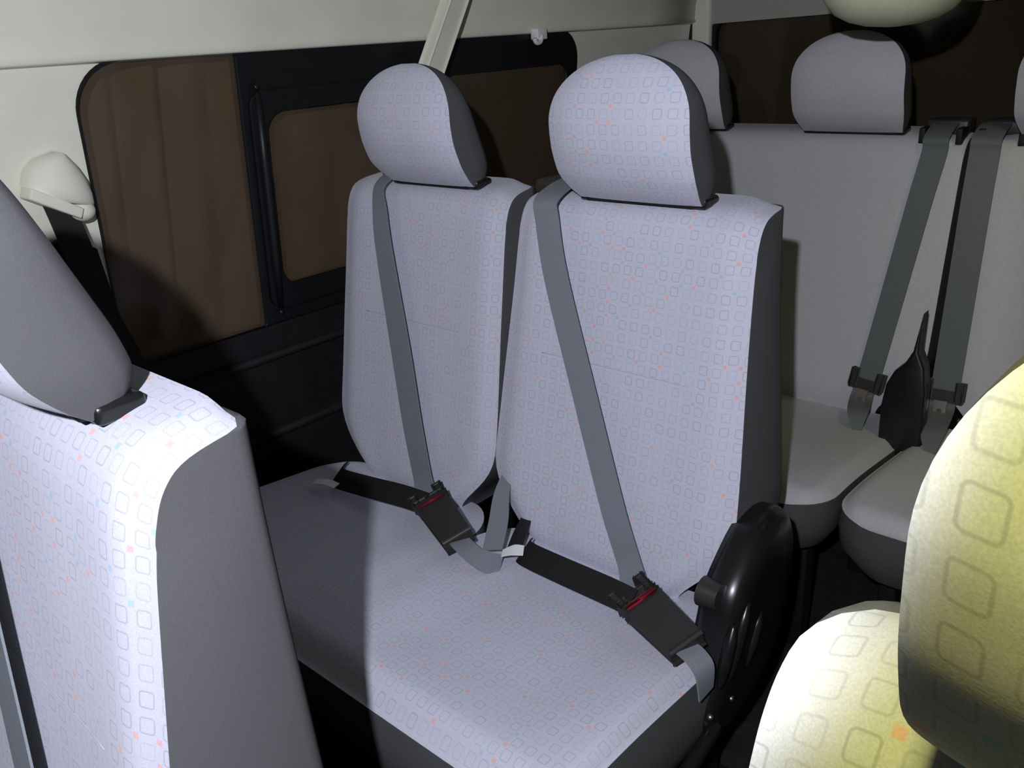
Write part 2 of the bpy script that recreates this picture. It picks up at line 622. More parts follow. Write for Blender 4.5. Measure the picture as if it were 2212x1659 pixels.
def make_headrest(parent, cx, dy, front_mat, shell_mat, hw=0.119, dz=0.0, posts=True, bez=True):
    zb, zt = -0.240, -0.033
    nz = 44
    zs = [zb + (zt - zb) * (0.5 - 0.5 * math.cos(math.pi * k / nz)) for k in range(nz + 1)]
    rows, uvs = [], []
    ncol = 28
    arc = 0
    prev = None
    prm = []
    for z in zs:
        if z > -0.125:
            q = (z + 0.125) / (0.0925)
            a = hw * max(0.0, 1 - min(1, q) ** 2.3) ** (1 / 2.1)
            a = max(a, hw * 0.16)
        else:
            a = hw * (1 - 0.13 * (1 - sstep(-0.262, -0.185, z)) ** 1.3)
        yf = interp(z, [-0.240, -0.225, -0.20, -0.16, -0.12, -0.08, -0.05, -0.036, -0.033], [1.076, 1.050, 1.026, 1.008, 1.004, 1.014, 1.030, 1.044, 1.052])
        ye = interp(z, [-0.240, -0.225, -0.20, -0.16, -0.12, -0.08, -0.05, -0.036, -0.033], [1.082, 1.064, 1.042, 1.027, 1.023, 1.030, 1.042, 1.050, 1.054])
        yb = interp(z, [-0.240, -0.232, -0.21, -0.18, -0.14, -0.10, -0.06, -0.042, -0.033], [1.100, 1.122, 1.128, 1.120, 1.104, 1.088, 1.074, 1.066, 1.058])
        prm.append([a, yf, ye, yb])
    for it in range(3):                     # soften the profile
        old = [list(q) for q in prm]
        for r in range(1, len(prm) - 1):
            for c in range(1, 4):
                prm[r][c] = (old[r - 1][c] + 2 * old[r][c] + old[r + 1][c]) / 4
    for z, (a, yf, ye, yb) in zip(zs, prm):
        if prev is not None:
            arc += math.hypot(z - prev[0], yf - prev[1])
        prev = (z, yf)
        front, fuv = [], []
        for k in range(ncol + 1):
            u = -1 + 2 * k / ncol
            u = math.copysign(abs(u) ** 0.8, u)
            y = yf + (ye - yf) * abs(u) ** 3.0
            front.append(V(cx + a * u, y + dy, z + dz))
            fuv.append((a * u + 3.0, arc + 0.9))
        shell = []
        for fx, fy in ((1.0, 0.25), (0.995, 0.5), (0.97, 0.75), (0.90, 0.93), (0.75, 1.0), (0.3, 1.02), (-0.3, 1.02), (-0.75, 1.0), (-0.90, 0.93), (-0.97, 0.75), (-0.995, 0.5), (-1.0, 0.25)):
            shell.append(V(cx + fx * a, ye + (yb - ye) * fy + dy, z + dz))
        rows.append((front, shell))
        uvs.append(fuv)
    fo_, so = loft('headrest', 'headrest_shell', rows, uvs, front_mat, shell_mat, parent)
    if posts:
        for s in (-1, 1):
            v, f = tube_mesh([V(cx + s * 0.062, 1.105 + dy, -0.262 + dz), V(cx + s * 0.062, 1.103 + dy, -0.215 + dz)], 0.006, 8)
            mesh_obj('headrest_post', v, f, MAT['metal'], fo_)
            bm = bmesh.new()
            box(bm, V(cx + s * 0.083, 1.104 + dy, -0.2375 + dz), (0.029, 0.020, 0.0085), 0.006, 3)
            bm_obj('post_guide', bm, MAT['black'], fo_, smooth=True)
        bm = bmesh.new()
        box(bm, V(cx, 1.100 + dy, -0.2405 + dz), (hw * 0.80, 0.022, 0.0035), 0.003)
        bm_obj('headrest_base', bm, MAT['rubber'], fo_, smooth=True)
    return fo_


def make_cushion(parent, xl, xr, yf, yb, front_mat, fascia_mat, ztop=-0.80, radii=(0.05, 0.05, 0.0, 0.0), fas=0.19, dish=0.012, seat_edges=None, rear_drop=0.02,
                 front_roll=0.03, drops=(0.018, 0.018)):
    """upholstered cushion; radii = front left, front right, rear left, rear right corner radius in plan"""
    ny, nx = 34, 40
    verts, uv, faces = [], [], []
    cx = (xl + xr) / 2
    edges = seat_edges or [xl, xr]

    def inset(d, e, rf, rr):
        q = 0.0
        if rf > 0 and d < rf:
            q = rf - math.sqrt(max(0, rf * rf - (rf - d) ** 2))
        if rr > 0 and e < rr:
            q = max(q, rr - math.sqrt(max(0, rr * rr - (rr - e) ** 2)))
        return q
    for j in range(ny + 1):
        t = j / ny
        t = 0.5 - 0.5 * math.cos(math.pi * t)
        d = (yb - yf) * t
        y = yf + d
        l = xl + inset(d, yb - y, radii[0], radii[2])
        r = xr - inset(d, yb - y, radii[1], radii[3])
        for i in range(nx + 1):
            s = i / nx
            s = 0.5 - 0.5 * math.cos(math.pi * s)
            x = l + (r - l) * s
            dd = 0.0
            for a, b in zip(edges[:-1], edges[1:]):
                if a <= x <= b:
                    q = abs((x - (a + b) / 2) / ((b - a) / 2))
                    dd = -dish * (1 - sstep(0.35, 0.85, q))
            fterm = front_roll * (1 - sstep(0, 0.055, d)) ** 2
            sterm = max(drops[0] * (1 - sstep(0, 0.032, max(0, x - l))) ** 2, drops[1] * (1 - sstep(0, 0.032, max(0, r - x))) ** 2)
            z = ztop + dd * sstep(0.02, 0.16, d) - rear_drop * sstep(0.15, 1.0, t) - max(fterm, sterm)
            verts.append(V(x, y, z))
            uv.append((x + 3.3, y + 0.3))
    w = nx + 1
    for j in range(ny):
        for i in range(nx):
            a = j * w + i
            faces.append((a, a + 1, a + 1 + w, a + w))
    co = mesh_obj('cushion', verts, faces, front_mat, parent, uvs=uv)
    # fascia: border loop extruded downward
    loop = [verts[j * w] for j in range(ny, -1, -1)] + [verts[i] for i in range(1, nx)] + [verts[j * w + nx] for j in range(ny + 1)]
    fv, ff = [], []
    n = len(loop)
    levels = ((0, 0.0), (0.25, 0.004), (0.6, 0.0), (1.0, -0.035))
    for q, o in levels:
        for p in loop:
            c = Vector((cx, yb, p.z))
            dv = (p - c)
            dv.z = 0
            k = dv.normalized() * o
            fv.append(Vector((p.x + k.x, p.y + k.y, p.z - fas * q)))
    for li in range(len(levels) - 1):
        for k in range(n - 1):
            a = li * n + k
            ff.append((a, a + 1, a + 1 + n, a + n))
    base = (len(levels) - 1) * n
    ff.append(tuple(base + k for k in range(n)))
    for li in range(len(levels) - 1):
        a, b = li * n, li * n + n - 1
        ff.append((a, b, b + n, a + n))
    fo_ = mesh_obj('cushion_fascia', fv, ff, fascia_mat, parent)
    fo_.data.set_sharp_from_angle(angle=math.radians(45))
    return co


def make_buckle(parent, c0, c1, nrm, width, length_mat=None):
    """buckle body from c0 (mouth) to c1 (tail)"""
    d = (c1 - c0)
    L = d.length
    d.normalize()
    n = (nrm - d * nrm.dot(d)).normalized()
    s = d.cross(n).normalized()
    bm = bmesh.new()
    oriented_box(bm, c0 + d * (L / 2), d * (L / 2), s * (width / 2), n * 0.011, 0.006, 3)
    for v in bm.verts:
        t = (v.co - c0).dot(d) / L
        off = (v.co - c0).dot(s)
        v.co -= s * off * 0.14 * t
        v.co += n * (0.006 * math.sin(math.pi * min(1, max(0, t))))
    b = bm_obj('buckle', bm, MAT['buckle'], parent, smooth=True, auto=40)
    bm = bmesh.new()
    oriented_box(bm, c0 + d * 0.001 + n * 0.001, d * 0.0032, s * (width * 0.46), n * 0.0125, 0.002, 2)
    bm_obj('release_button', bm, MAT['red'], b, smooth=True)
    return b, d, s, n


def make_tongue(parent, c, d, s, n, width):
    """black slotted tongue head across the strap"""
    bm = bmesh.new()
    oriented_box(bm, c, s * (width / 2), d * 0.009, n * 0.0055, 0.004, 3)
    oriented_box(bm, c - d * 0.012 + s * (width / 2 - 0.004), s * 0.006, d * 0.016, n * 0.006, 0.004, 3)
    oriented_box(bm, c - d * 0.012 - s * (width / 2 - 0.004), s * 0.006, d * 0.016, n * 0.006, 0.004, 3)
    t = bm_obj('belt_tongue', bm, MAT['buckle'], parent, smooth=True, auto=40)
    return t


# ------------------------------------------------------------------ the cabin shell
def wall_x(zp):
    return -1.56 + 0.1 * (zp + 0.55)


def wallmap(off):
    return lambda a, b, t: V(wall_x(b) + off - t, a, b)


OPEN = rrect(0.625, 1.972, -0.542, 0.006, (0.05, 0.06, 0.075, 0.085), 10)
# pale side wall with the window opening
wl = panel('wall_left', [(-1.3, -0.62), (2.62, -0.62), (2.62, 0.03), (-1.3, 0.03)], [OPEN], 0.03, wallmap(0.0), MAT['pale'])
props(wl, 'pale plastic side wall around the side windows', kind='structure')

# dark lower trim with the step and diagonal edge at the pillar foot
dk = panel('trim_1', [(-1.3, -1.22), (2.6, -1.22), (2.6, -0.536), (0.66, -0.536), (0.625, -0.42), (0.61, -0.298), (0.565, -0.262), (0.50, -0.30), (-1.3, -0.32)], [],
           0.012, lambda a, b, t: V(wall_x(b) + 0.006 + (0.03 if b < -0.7 else 0.0) + 0.006 - t, a, b), MAT['trim_dark'])
props(dk, 'dark lower side trim below the side windows', kind='structure')
for zz, rr in ((-0.60, 0.010), (-0.78, 0.012), (-0.93, 0.010)):
    v, f = tube_mesh([V(wall_x(zz) + 0.02, 0.2, zz), V(wall_x(zz) + 0.02, 2.5, zz)], rr, 8)
    mesh_obj('trim_ridge', v, f, MAT['trim_dark'], dk)

# headliner: side curve and ceiling in one sweep, with a slight lip over the window
prof = [(-1.492, 0.006), (-1.497, 0.016), (-1.494, 0.05), (-1.482, 0.12), (-1.455, 0.22), (-1.40, 0.31), (-1.28, 0.375), (-1.05, 0.40), (0.0, 0.40), (0.15, 0.375), (0.30, 0.27), (0.36, 0.06)]
ys = [-1.3, -0.4, 0.0, 0.4, 0.8, 1.1, 1.17, 1.24, 1.3, 1.36, 1.43, 1.5, 1.7, 2.0, 2.3, 2.62]
def roof_strip(name, pr_, mat, label):
    verts, faces = [], []
    for y in ys:
        for (x, z) in pr_:
            # unseen roof, raised in front to cut bounced light, steps down towards the tailgate
            verts.append(V(x, y, z if z < 0.10 else 0.10 + (z - 0.10) * (1 - 0.515 * sstep(1.1, 1.5, y))))
    n = len(pr_)
    for j in range(len(ys) - 1):
        for i in range(n - 1):
            a = j * n + i
            faces.append((a, a + 1, a + 1 + n, a + n))
    o = mesh_obj(name, verts, faces, mat)
    sol = o.modifiers.new('solid', 'SOLIDIFY')
    sol.thickness = 0.015
    sol.offset = 1.0
    return props(o, label, kind='structure')


roof_strip('trim_5', prof[:6], MAT['liner'], 'pale headliner side curving down over the side windows')
roof_strip('ceiling', prof[5:], MAT['roof'], 'unseen ceiling panel darkened to cut bounced light')

bm = bmesh.new()
box(bm, (-0.6, 0.66, -0.02), (1.05, 1.98, 0.02))
props(bm_obj('floor', bm, MAT['floor']), 'dark cabin floor', kind='structure')
bm = bmesh.new()
box(bm, (0.385, 0.66, 0.64), (0.02, 1.98, 0.66))
props(bm_obj('wall_right', bm, MAT['pale']), 'pale side wall beyond the single seat', kind='structure')

# tailgate with its window
YT = 2.60


def tailmap(off):
    return lambda a, b, t: V(a, YT + off + t, b)


TOPEN = rrect(-1.455, 0.26, -0.50, 0.030, (0.10, 0.10, 0.05, 0.075), 10)
tg = panel('wall_back', [(-1.62, -1.22), (0.40, -1.22), (0.40, 0.26), (-1.62, 0.26)], [TOPEN], 0.03, tailmap(0.0), MAT['pale'])
props(tg, 'pale tailgate panel around the rear window', kind='structure')
tt = panel('trim_2', rrect(-1.575, 0.36, -0.005, 0.24, (0.05, 0.05, 0.03, 0.03), 6), [], 0.02,
           lambda a, b, t: V(a, YT - 0.018 + t - 0.0 * b, b + (0.030 * sstep(-1.50, -1.36, a) if b < 0.06 else 0)), MAT['trim_grey'])
props(tt, 'grey trim over the top of the rear window', kind='structure')
# black seam where side wall and tailgate meet
bm = bmesh.new()
box(bm, V(-1.515, 2.575, -0.28), (0.010, 0.022, 0.52), 0.004)
props(bm_obj('trim_3', bm, MAT['rubber']), 'black rubber seal down the rear corner pillar', kind='structure')
bm = bmesh.new()
box(bm, V(-1.497, 2.583, -0.28), (0.050, 0.016, 0.50), 0.012, 3)
rp = bm_obj('trim_4', bm, MAT['pale'], smooth=True)
props(rp, 'pale rear corner pillar beside the rear window', kind='structure')
# rear window
rw = panel('window_2', TOPEN, [rrect(-1.438, 0.243, -0.485, 0.017, (0.09, 0.09, 0.04, 0.06), 10)], 0.03, tailmap(-0.012), MAT['rubber'])
props(rw, 'dark rear window with black rubber seal', kind='structure')
pr = panel('pane', rrect(-1.452, 0.257, -0.497, 0.027, (0.10, 0.10, 0.05, 0.07), 10), [], 0.005, tailmap(0.014), MAT['pane_rear'], parent=rw)

# side window: black frame with three openings, panes
FIX = rrect(0.628, 0.931, -0.536, 0.001, (0.047, 0.006, 0.008, 0.083), 8)
SLI = rrect(0.975, 1.43, -0.458, -0.107, 0.042, 8)
THI = rrect(1.475, 1.930, -0.458, -0.077, (0.042, 0.05, 0.03, 0.02), 8)
wf = panel('window_1', OPEN, [FIX, SLI, THI], 0.026, wallmap(0.004), MAT['trim_black'])
props(wf, 'three-pane side window in a black frame', kind='structure')
for lp in (FIX, SLI, THI):
    ca = sum(p[0] for p in lp) / len(lp)
    cb = sum(p[1] for p in lp) / len(lp)
    lp2 = [(ca + (a - ca) * 1.03, cb + (b - cb) * 1.03) for a, b in lp]
    panel('pane', lp2, [], 0.004, wallmap(-0.005), MAT['pane'], parent=wf)
# raised sash round the sliding pane and its glossy upright
sash = panel('sash', rrect(0.944, 1.46, -0.505, -0.068, 0.03, 6), [SLI], 0.012, wallmap(0.014), MAT['trim_black'], parent=wf)
v, f = tube_mesh([V(wall_x(z) + 0.016, 0.960, z) for z in (-0.50, -0.40, -0.30, -0.20, -0.07)], [0.006, 0.010, 0.010, 0.010, 0.006], 10)
mesh_obj('rail', v, f, MAT['trim_black'], wf)
for a, b in ((0.961, -0.060), (0.962, -0.512)):
    bm = bmesh.new()
    bmesh.ops.create_uvsphere(bm, u_segments=10, v_segments=6, radius=0.006, matrix=Matrix.Translation(V(wall_x(b) + 0.012, a, b)))
    bm_obj('screw', bm, MAT['black'], wf, smooth=True)

# brown drape hanging outside the side windows
verts, faces = [], []
ny, nz = 160, 8
for j in range(nz + 1):
    zp = -0.62 + 0.72 * j / nz
    for i in range(ny + 1):
        y = 0.40 + 1.08 * i / ny
        yy = y - 0.07 * (zp + 0.3)
        fold = 0.0
        for c, wdt, amp in ((0.735, 0.026, 0.060), (0.815, 0.022, 0.055), (0.660, 0.022, 0.035), (0.91, 0.03, 0.03)):
            fold += amp * math.exp(-((yy - c) / wdt) ** 2)
        fold += 0.006 * math.sin(yy * 31) + 0.004 * math.sin(yy * 53 + 1)
        verts.append(V(wall_x(zp) - 0.075 - fold, y, zp))
for j in range(nz):
    for i in range(ny):
        a = j * (ny + 1) + i
        faces.append((a, a + 1, a + 2 + ny, a + 1 + ny))
dr = mesh_obj('drape', verts, faces, MAT['drape'], origin=V(-1.62, 1.25, -0.62))
dr.modifiers.new('solid', 'SOLIDIFY').thickness = 0.004
props(dr, 'brown draped cloth hanging outside the side windows', 'drape')

# ------------------------------------------------------------------ double seats in the second and third row
RX, LX = -0.735, -1.195


def double_seat(origin_label):
    t = thing('double_seat', V(-0.965, 0.75, -1.22), origin_label, 'seat', 'double seats along the side windows')
    # cushions
    make_cushion(t, -1.44, -0.956, 0.515, 1.005, MAT['cloth'], MAT['grey'], ztop=-0.793, radii=(0.06, 0.0, 0.12, 0.12), fas=0.17, drops=(0.018, 0.0006), rear_drop=0.03)
    make_cushion(t, -0.956, -0.462, 0.515, 1.005, MAT['cloth'], MAT['grey'], ztop=-0.793, radii=(0.0, 0.05, 0.12, 0.06), fas=0.17, drops=(0.0006, 0.018), rear_drop=0.03)
    for cx, lean in ((RX, 0.0), (LX, 0.0)):
        make_backrest(t, cx, 0.0, 0.214, 0.240 if cx == RX else 0.224, MAT['cloth'], MAT['grey'], lean=lean)
        make_headrest(t, cx + (0.014 if cx == RX else 0.027), 0.0, MAT['cloth'], MAT['grey'])
    # retractor brackets behind the shoulders
    for cx in (-0.905, -1.30):
        bm = bmesh.new()
        box(bm, V(cx, 1.145, -0.237), (0.045, 0.032, 0.012), 0.008, 3)
        bm_obj('belt_guide', bm, MAT['buckle'], t, smooth=True)
    nrm = Vector((0, -1, 0.18))
    off = 0.022

    def strap(pts, width):
        path, side = [], []
        for x, zp in pts:
            path.append(V(x, prof_y(zp) - 0.003 - off, zp))
        out = []
        for i, p in enumerate(path):
            tt = (path[min(i + 1, len(path) - 1)] - path[max(i - 1, 0)]).normalized()
            side.append(tt.cross(nrm).normalized())
        return path, side
    # right sitter's shoulder belt
    path, side = strap([(-0.868, -0.275), (-0.838, -0.36), (-0.765, -0.53), (-0.690, -0.70), (-0.645, -0.79)], 0.05)
    path = [V(-0.878, 1.150, -0.222), V(-0.878, 1.10, -0.228), V(-0.875, 1.052, -0.245)] + path + [V(-0.612, 0.893, -0.800)]
    side = [Vector((-1, 0, 0)), Vector((-1, 0, 0)), Vector((-1, 0, 0))] + side + [Vector((-0.93, -0.30, 0.2))]
    ribbon('shoulder_belt', path, side, 0.047, MAT['belt'], t)
    # left sitter's shoulder belt
    path, side = strap([(-1.272, -0.29), (-1.255, -0.36), (-1.20, -0.54), (-1.158, -0.68), (-1.120, -0.79)], 0.05)
    path = [V(-1.290, 1.150, -0.222), V(-1.288, 1.10, -0.228), V(-1.282, 1.052, -0.248)] + path + [V(-1.078, 0.905, -0.800)]
    side = [Vector((-1, 0, 0)), Vector((-1, 0, 0)), Vector((-0.95, 0.2, 0))] + side + [Vector((-0.9, -0.35, 0.2))]
    ribbon('shoulder_belt', path, side, [0.034, 0.034, 0.034, 0.040, 0.046, 0.054, 0.054, 0.054, 0.054], MAT['belt'], t)
    # buckles
    b, d, s, n_ = make_buckle(t, V(-0.575, 0.868, -0.775), V(-0.478, 0.828, -0.778), Vector((0.0, -0.35, 1)), 0.052)
    make_tongue(t, V(-0.575, 0.868, -0.775) - d * 0.017, d, s, n_, 0.058)
    ribbon('buckle_strap', [V(-0.484, 0.830, -0.780), V(-0.462, 0.825, -0.784), V(-0.447, 0.822, -0.798), V(-0.444, 0.822, -0.835)],
           [Vector((0.3, 1, 0)), Vector((0.3, 1, 0)), Vector((0.2, 1, 0)), Vector((0, 1, 0))], 0.036, MAT['belt'], t)
    b, d, s, n_ = make_buckle(t, V(-1.035, 0.888, -0.775), V(-0.922, 0.838, -0.782), Vector((0.0, -0.35, 1)), 0.050)
    make_tongue(t, V(-1.035, 0.888, -0.775) - d * 0.017, d, s, n_, 0.058)
    ribbon('buckle_strap', [V(-0.928, 0.841, -0.782), V(-0.895, 0.832, -0.786), V(-0.868, 0.835, -0.797), V(-0.85, 0.86, -0.815)],
           [Vector((0.3, 1, 0)), Vector((0.3, 1, 0)), Vector((0.3, 1, 0)), Vector((0.3, 1, 0))], 0.036, MAT['belt'], t)
    # lap straps
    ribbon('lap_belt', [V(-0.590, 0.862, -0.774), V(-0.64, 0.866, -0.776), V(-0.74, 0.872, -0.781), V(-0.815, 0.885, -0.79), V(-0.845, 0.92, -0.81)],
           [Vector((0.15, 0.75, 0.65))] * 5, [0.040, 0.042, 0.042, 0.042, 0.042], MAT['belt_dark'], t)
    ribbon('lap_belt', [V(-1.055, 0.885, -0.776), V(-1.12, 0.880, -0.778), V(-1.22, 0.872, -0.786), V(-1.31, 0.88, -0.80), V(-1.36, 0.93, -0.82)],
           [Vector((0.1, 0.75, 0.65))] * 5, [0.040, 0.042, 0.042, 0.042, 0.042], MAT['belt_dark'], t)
    # strap ends rising from the gap between the sitters
    ribbon('anchor_strap', [V(-0.868, 0.862, -0.792), V(-0.898, 0.912, -0.772), V(-0.932, 0.965, -0.742), V(-0.955, 1.04, -0.70)],
           [Vector((0.8, 0.25, 0.1))] * 4, [0.036, 0.036, 0.028, 0.012], MAT['belt'], t)
    ribbon('anchor_strap', [V(-0.838, 0.878, -0.797), V(-0.862, 0.925, -0.790), V(-0.895, 0.99, -0.79)],
           [Vector((0.8, 0.25, 0.1))] * 3, [0.026, 0.024, 0.020], MAT['belt_dark'], t)
    ribbon('care_tag', [V(-0.842, 0.858, -0.786), V(-0.826, 0.868, -0.779), V(-0.812, 0.878, -0.780)], [Vector((-0.45, 0.85, 0.1))] * 3, [0.018, 0.026, 0.024], MAT['white'], t, 0.0012)
    ribbon('care_tag', [V(-1.335, 0.842, -0.800), V(-1.305, 0.85, -0.796), V(-1.28, 0.855, -0.799)], [Vector((-0.3, 0.9, 0.1))] * 3, 0.018, MAT['white'], t, 0.0012)
    # recliner cover on the aisle side: moulded teardrop with ridges
    out = [(1.045, -0.665), (1.000, -0.672), (0.955, -0.700), (0.915, -0.738), (0.895, -0.790), (0.872, -0.842), (0.850, -0.885), (0.845, -0.93), (0.880, -0.965), (0.945, -0.965),
           (1.010, -0.945), (1.060, -0.900), (1.092, -0.835), (1.105, -0.760), (1.095, -0.700), (1.075, -0.674)]
    loop = catmull([Vector((a, b, 0)) for a, b in out + [out[0]]], 4)[:-1]
    cy = sum(p.x for p in loop) / len(loop)
    cz = sum(p.y for p in loop) / len(loop)
    lv, lf = [], []
    levels = ((0.97, -0.505), (1.0, -0.492), (1.0, -0.470), (0.965, -0.457), (0.90, -0.450), (0.55, -0.447), (0.05, -0.446))
    for k, xx in levels:
        for p in loop:
            lv.append(V(xx, cy + (p.x - cy) * k, cz + (p.y - cz) * k))
    m = len(loop)
    for li in range(len(levels) - 1):
        for k in range(m):
            a, b2 = li * m + k, li * m + (k + 1) % m
            lf.append((a, b2, b2 + m, a + m))
    lf.append(tuple(range(m)))
    lf.append(tuple((len(levels) - 1) * m + k for k in range(m)))
    rc = mesh_obj('recliner_cover', lv, lf, MAT['black'], t)
    for pp in ([(0.905, -0.775), (0.888, -0.815), (0.868, -0.862)], [(0.945, -0.762), (0.925, -0.80), (0.898, -0.865)], [(0.985, -0.800), (0.970, -0.83), (0.945, -0.875)]):
        path = catmull([V(-0.449, a, b2) for a, b2 in pp], 6)
        k = len(path)
        v, f = tube_mesh(path, [0.0095 * min(1, 0.35 + 2.2 * min(i, k - 1 - i) / k) for i in range(k)], 10)
        mesh_obj('ridge', v, f, MAT['black'], rc)
    bm = bmesh.new()
    bmesh.ops.create_cone(bm, cap_ends=True, segments=28, radius1=0.022, radius2=0.019, depth=0.03,
                          matrix=Matrix.Translation(V(-0.487, 0.908, -0.742)) @ Matrix.Rotation(math.pi / 2, 4, 'Y'))
    bm_obj('hinge_knob', bm, MAT['buckle'], rc, smooth=True, auto=40)
    for a, b2 in ((0.845, -0.895), (0.905, -0.905)):
        bm = bmesh.new()
        bmesh.ops.create_uvsphere(bm, u_segments=10, v_segments=6, radius=0.005, matrix=Matrix.Translation(V(-0.449, a, b2)))
        bm_obj('screw', bm, MAT['metal'], rc, smooth=True)
    # lever arm along the base
    v, f = tube_mesh(catmull([V(-0.452, 0.87, -0.93), V(-0.447, 0.80, -0.935), V(-0.447, 0.73, -0.95)], 6), 0.011, 10)
    mesh_obj('recliner_lever', v, f, MAT['black'], t)
    # legs and floor rails
    for x in (-1.38, -0.53):
        bm = bmesh.new()
        box(bm, V(x, 0.80, -1.205), (0.022, 0.24, 0.014), 0.004)
        bm_obj('floor_rail', bm, MAT['rubber'], t, smooth=True)
        for y in (0.62, 0.98):
            bm = bmesh.new()
            oriented_box(bm, V(x, y, -1.08), Vector((0.016, 0, 0)), Vector((0, 0.022, 0)), Vector((0, 0.0, 0.115)), 0.005)
            bm_obj('leg', bm, MAT['rubber'], t, smooth=True)
    bm = bmesh.new()
    box(bm, V(-0.955, 0.78, -0.985), (0.46, 0.22, 0.015), 0.006)
    bm_obj('seat_frame', bm, MAT['rubber'], t, smooth=True)
    return t


def copy_tree(o, parent=None):
    c = o.copy()
    COL.objects.link(c)
    if parent is not None:
        c.parent = parent
    for ch in list(o.children):
        copy_tree(ch, c)
    return c


row3 = double_seat('pale patterned double seat with two belted places, in the middle of the photo')
row2 = copy_tree(row3)
row2.location = row3.location + Vector((0, -0.87, 0))
[c for c in row2.children if c.name.startswith('shoulder_belt')][0].location.x += 0.05
row2['label'] = 'pale patterned double seat cropped at the left edge, nearest to the camera'

# ------------------------------------------------------------------ single seat in the second row
ss = thing('single_seat', V(0.085, 0.0, -1.22), 'yellow-lit patterned single seat in the lower right corner', 'seat')
SDY = -0.810
make_backrest(ss, 0.098, SDY, 0.218, 0.228, MAT['cloth'], MAT['grey'], seams=False, corner=0.045, zdrop=0.012)
make_headrest(ss, 0.073, SDY, MAT['cloth'], MAT['grey'], hw=0.130, dz=-0.008)
make_cushion(ss, -0.12, 0.29, -0.34, 0.13, MAT['cloth'], MAT['grey'], fas=0.17)
for x in (-0.06, 0.23):
    for y in (-0.24, 0.06):
        bm = bmesh.new()
        box(bm, V(x, y, -1.09), (0.016, 0.022, 0.13), 0.005)
        bm_obj('leg', bm, MAT['rubber'], ss, smooth=True)
bm = bmesh.new()
box(bm, V(0.085, -0.10, -0.985), (0.19, 0.2, 0.015), 0.006)
bm_obj('seat_frame', bm, MAT['rubber'], ss, smooth=True)


# ------------------------------------------------------------------ rear bench: two modules side by side
def bench(xl, xr, hx, label, name='rear_bench_seat'):
    cx = (xl + xr) / 2
    hw = (xr - xl) / 2
    t = thing(name, V(cx, 1.6, -1.22), label, 'seat', 'grey rear bench halves')
    dy = 0.865
    make_cushion(t, xl, xr, 1.31, 1.84, MAT['plain'], MAT['fascia'], ztop=-0.795, radii=(0.085, 0.085, 0.0, 0.0), fas=0.115, dish=0.008, seat_edges=[xl, cx, xr], rear_drop=0.042, front_roll=0.02)
    make_backrest(t, cx, dy, hw - 0.008, hw - 0.006, MAT['plain'], MAT['fascia'], ncol=44, flat=0.3, seam_x=0.40, seam_mat=MAT['seam_grey'], zseam=-0.478)
    for h in hx:
        make_headrest(t, h, dy, MAT['plain'], MAT['fascia'], hw=0.120)
    for x in (xl + 0.08, xr - 0.08):
        for y in (1.45, 1.78):
            bm = bmesh.new()
            box(bm, V(x, y, -1.06), (0.016, 0.022, 0.155), 0.005)
            bm_obj('leg', bm, MAT['rubber'], t, smooth=True)
    return t


b1 = bench(-1.455, -0.497, (-1.155, -0.740), 'plain grey rear bench half behind the middle double seat')
b2 = bench(-0.485, 0.345, (-0.298, 0.12), 'plain grey rear bench half at the right edge of the photo')


def hanging_belt(parent, x0, x1, zt, zb, w0, tail, tongue_mat, flip):
    dy = 0.865
    pts, side = [], []
    zs = [-0.275, -0.36, -0.46, -0.56, -0.65, zb]
    for z in zs:
        q = (z + 0.275) / (zb + 0.275)
        pts.append(V(x0 + (x1 - x0) * q, prof_y(z, dy) - 0.016, z))
        side.append(Vector((1, 0, 0)))
    pts = [V(x0, 1.150 + dy, -0.222), V(x0, 1.10 + dy, -0.226), V(x0, 1.056 + dy, -0.246)] + pts
    side = [Vector((1, 0, 0))] * 3 + side
    ribbon('shoulder_belt', pts, side, w0, MAT['belt_rear'], parent)
    # slotted tongue
    c = V(x1, prof_y(zb, dy) - 0.022, zb)
    d = (pts[-1] - pts[-2]).normalized()
    s = Vector((1, 0, 0))
    s = (s - d * s.dot(d)).normalized()
    n_ = s.cross(d).normalized()
    if n_.y > 0:
        n_ = -n_
    tg_ = make_tongue(parent, c, d, s, n_, w0 + 0.014)
    # metal latch plate with a slot
    lp = panel('latch_plate', [(-0.013, 0.0), (0.013, 0.0), (0.011, 0.05), (0.008, 0.056), (-0.008, 0.056), (-0.011, 0.05)], [rrect(-0.005, 0.005, 0.018, 0.042, 0.003, 4)],
               0.003, lambda a, b, tt: c + (s * a + d * (0.009 + b) + n_ * (0.013 + tt)), tongue_mat, parent=tg_)
    # strap tail falling forward onto the cushion
    ribbon('belt_tail', [c + d * 0.0 + n_ * 0.001, c + d * 0.03 + n_ * 0.006, c.lerp(tail, 0.55) + n_ * 0.02, tail],
           [s, s, s, s], [w0 * 0.9, w0 * 0.95, w0 * 0.85, w0 * 0.30], MAT['belt_rear'], parent)


hanging_belt(b1, -0.556, -0.610, -0.24, -0.765, 0.050, V(-0.585, 1.715, -0.838), MAT['metal'], 1)
hanging_belt(b2, -0.462, -0.450, -0.24, -0.755, 0.056, V(-0.425, 1.675, -0.833), MAT['metal'], -1)
# belt retractor brackets on top of the bench
for par, x in ((b1, -0.556), (b2, -0.442)):
    bm = bmesh.new()
    box(bm, V(x, 2.012, -0.232), (0.042, 0.03, 0.016), 0.006, 2)
    bm_obj('belt_guide', bm, MAT['buckle'], par, smooth=True)
    for sx in (-1, 1):
        bm = bmesh.new()
        box(bm, V(x + sx * 0.036, 1.965, -0.245), (0.006, 0.022, 0.016), 0.002, 2)
        bm_obj('guide_ear', bm, MAT['rubber'], par, smooth=True)
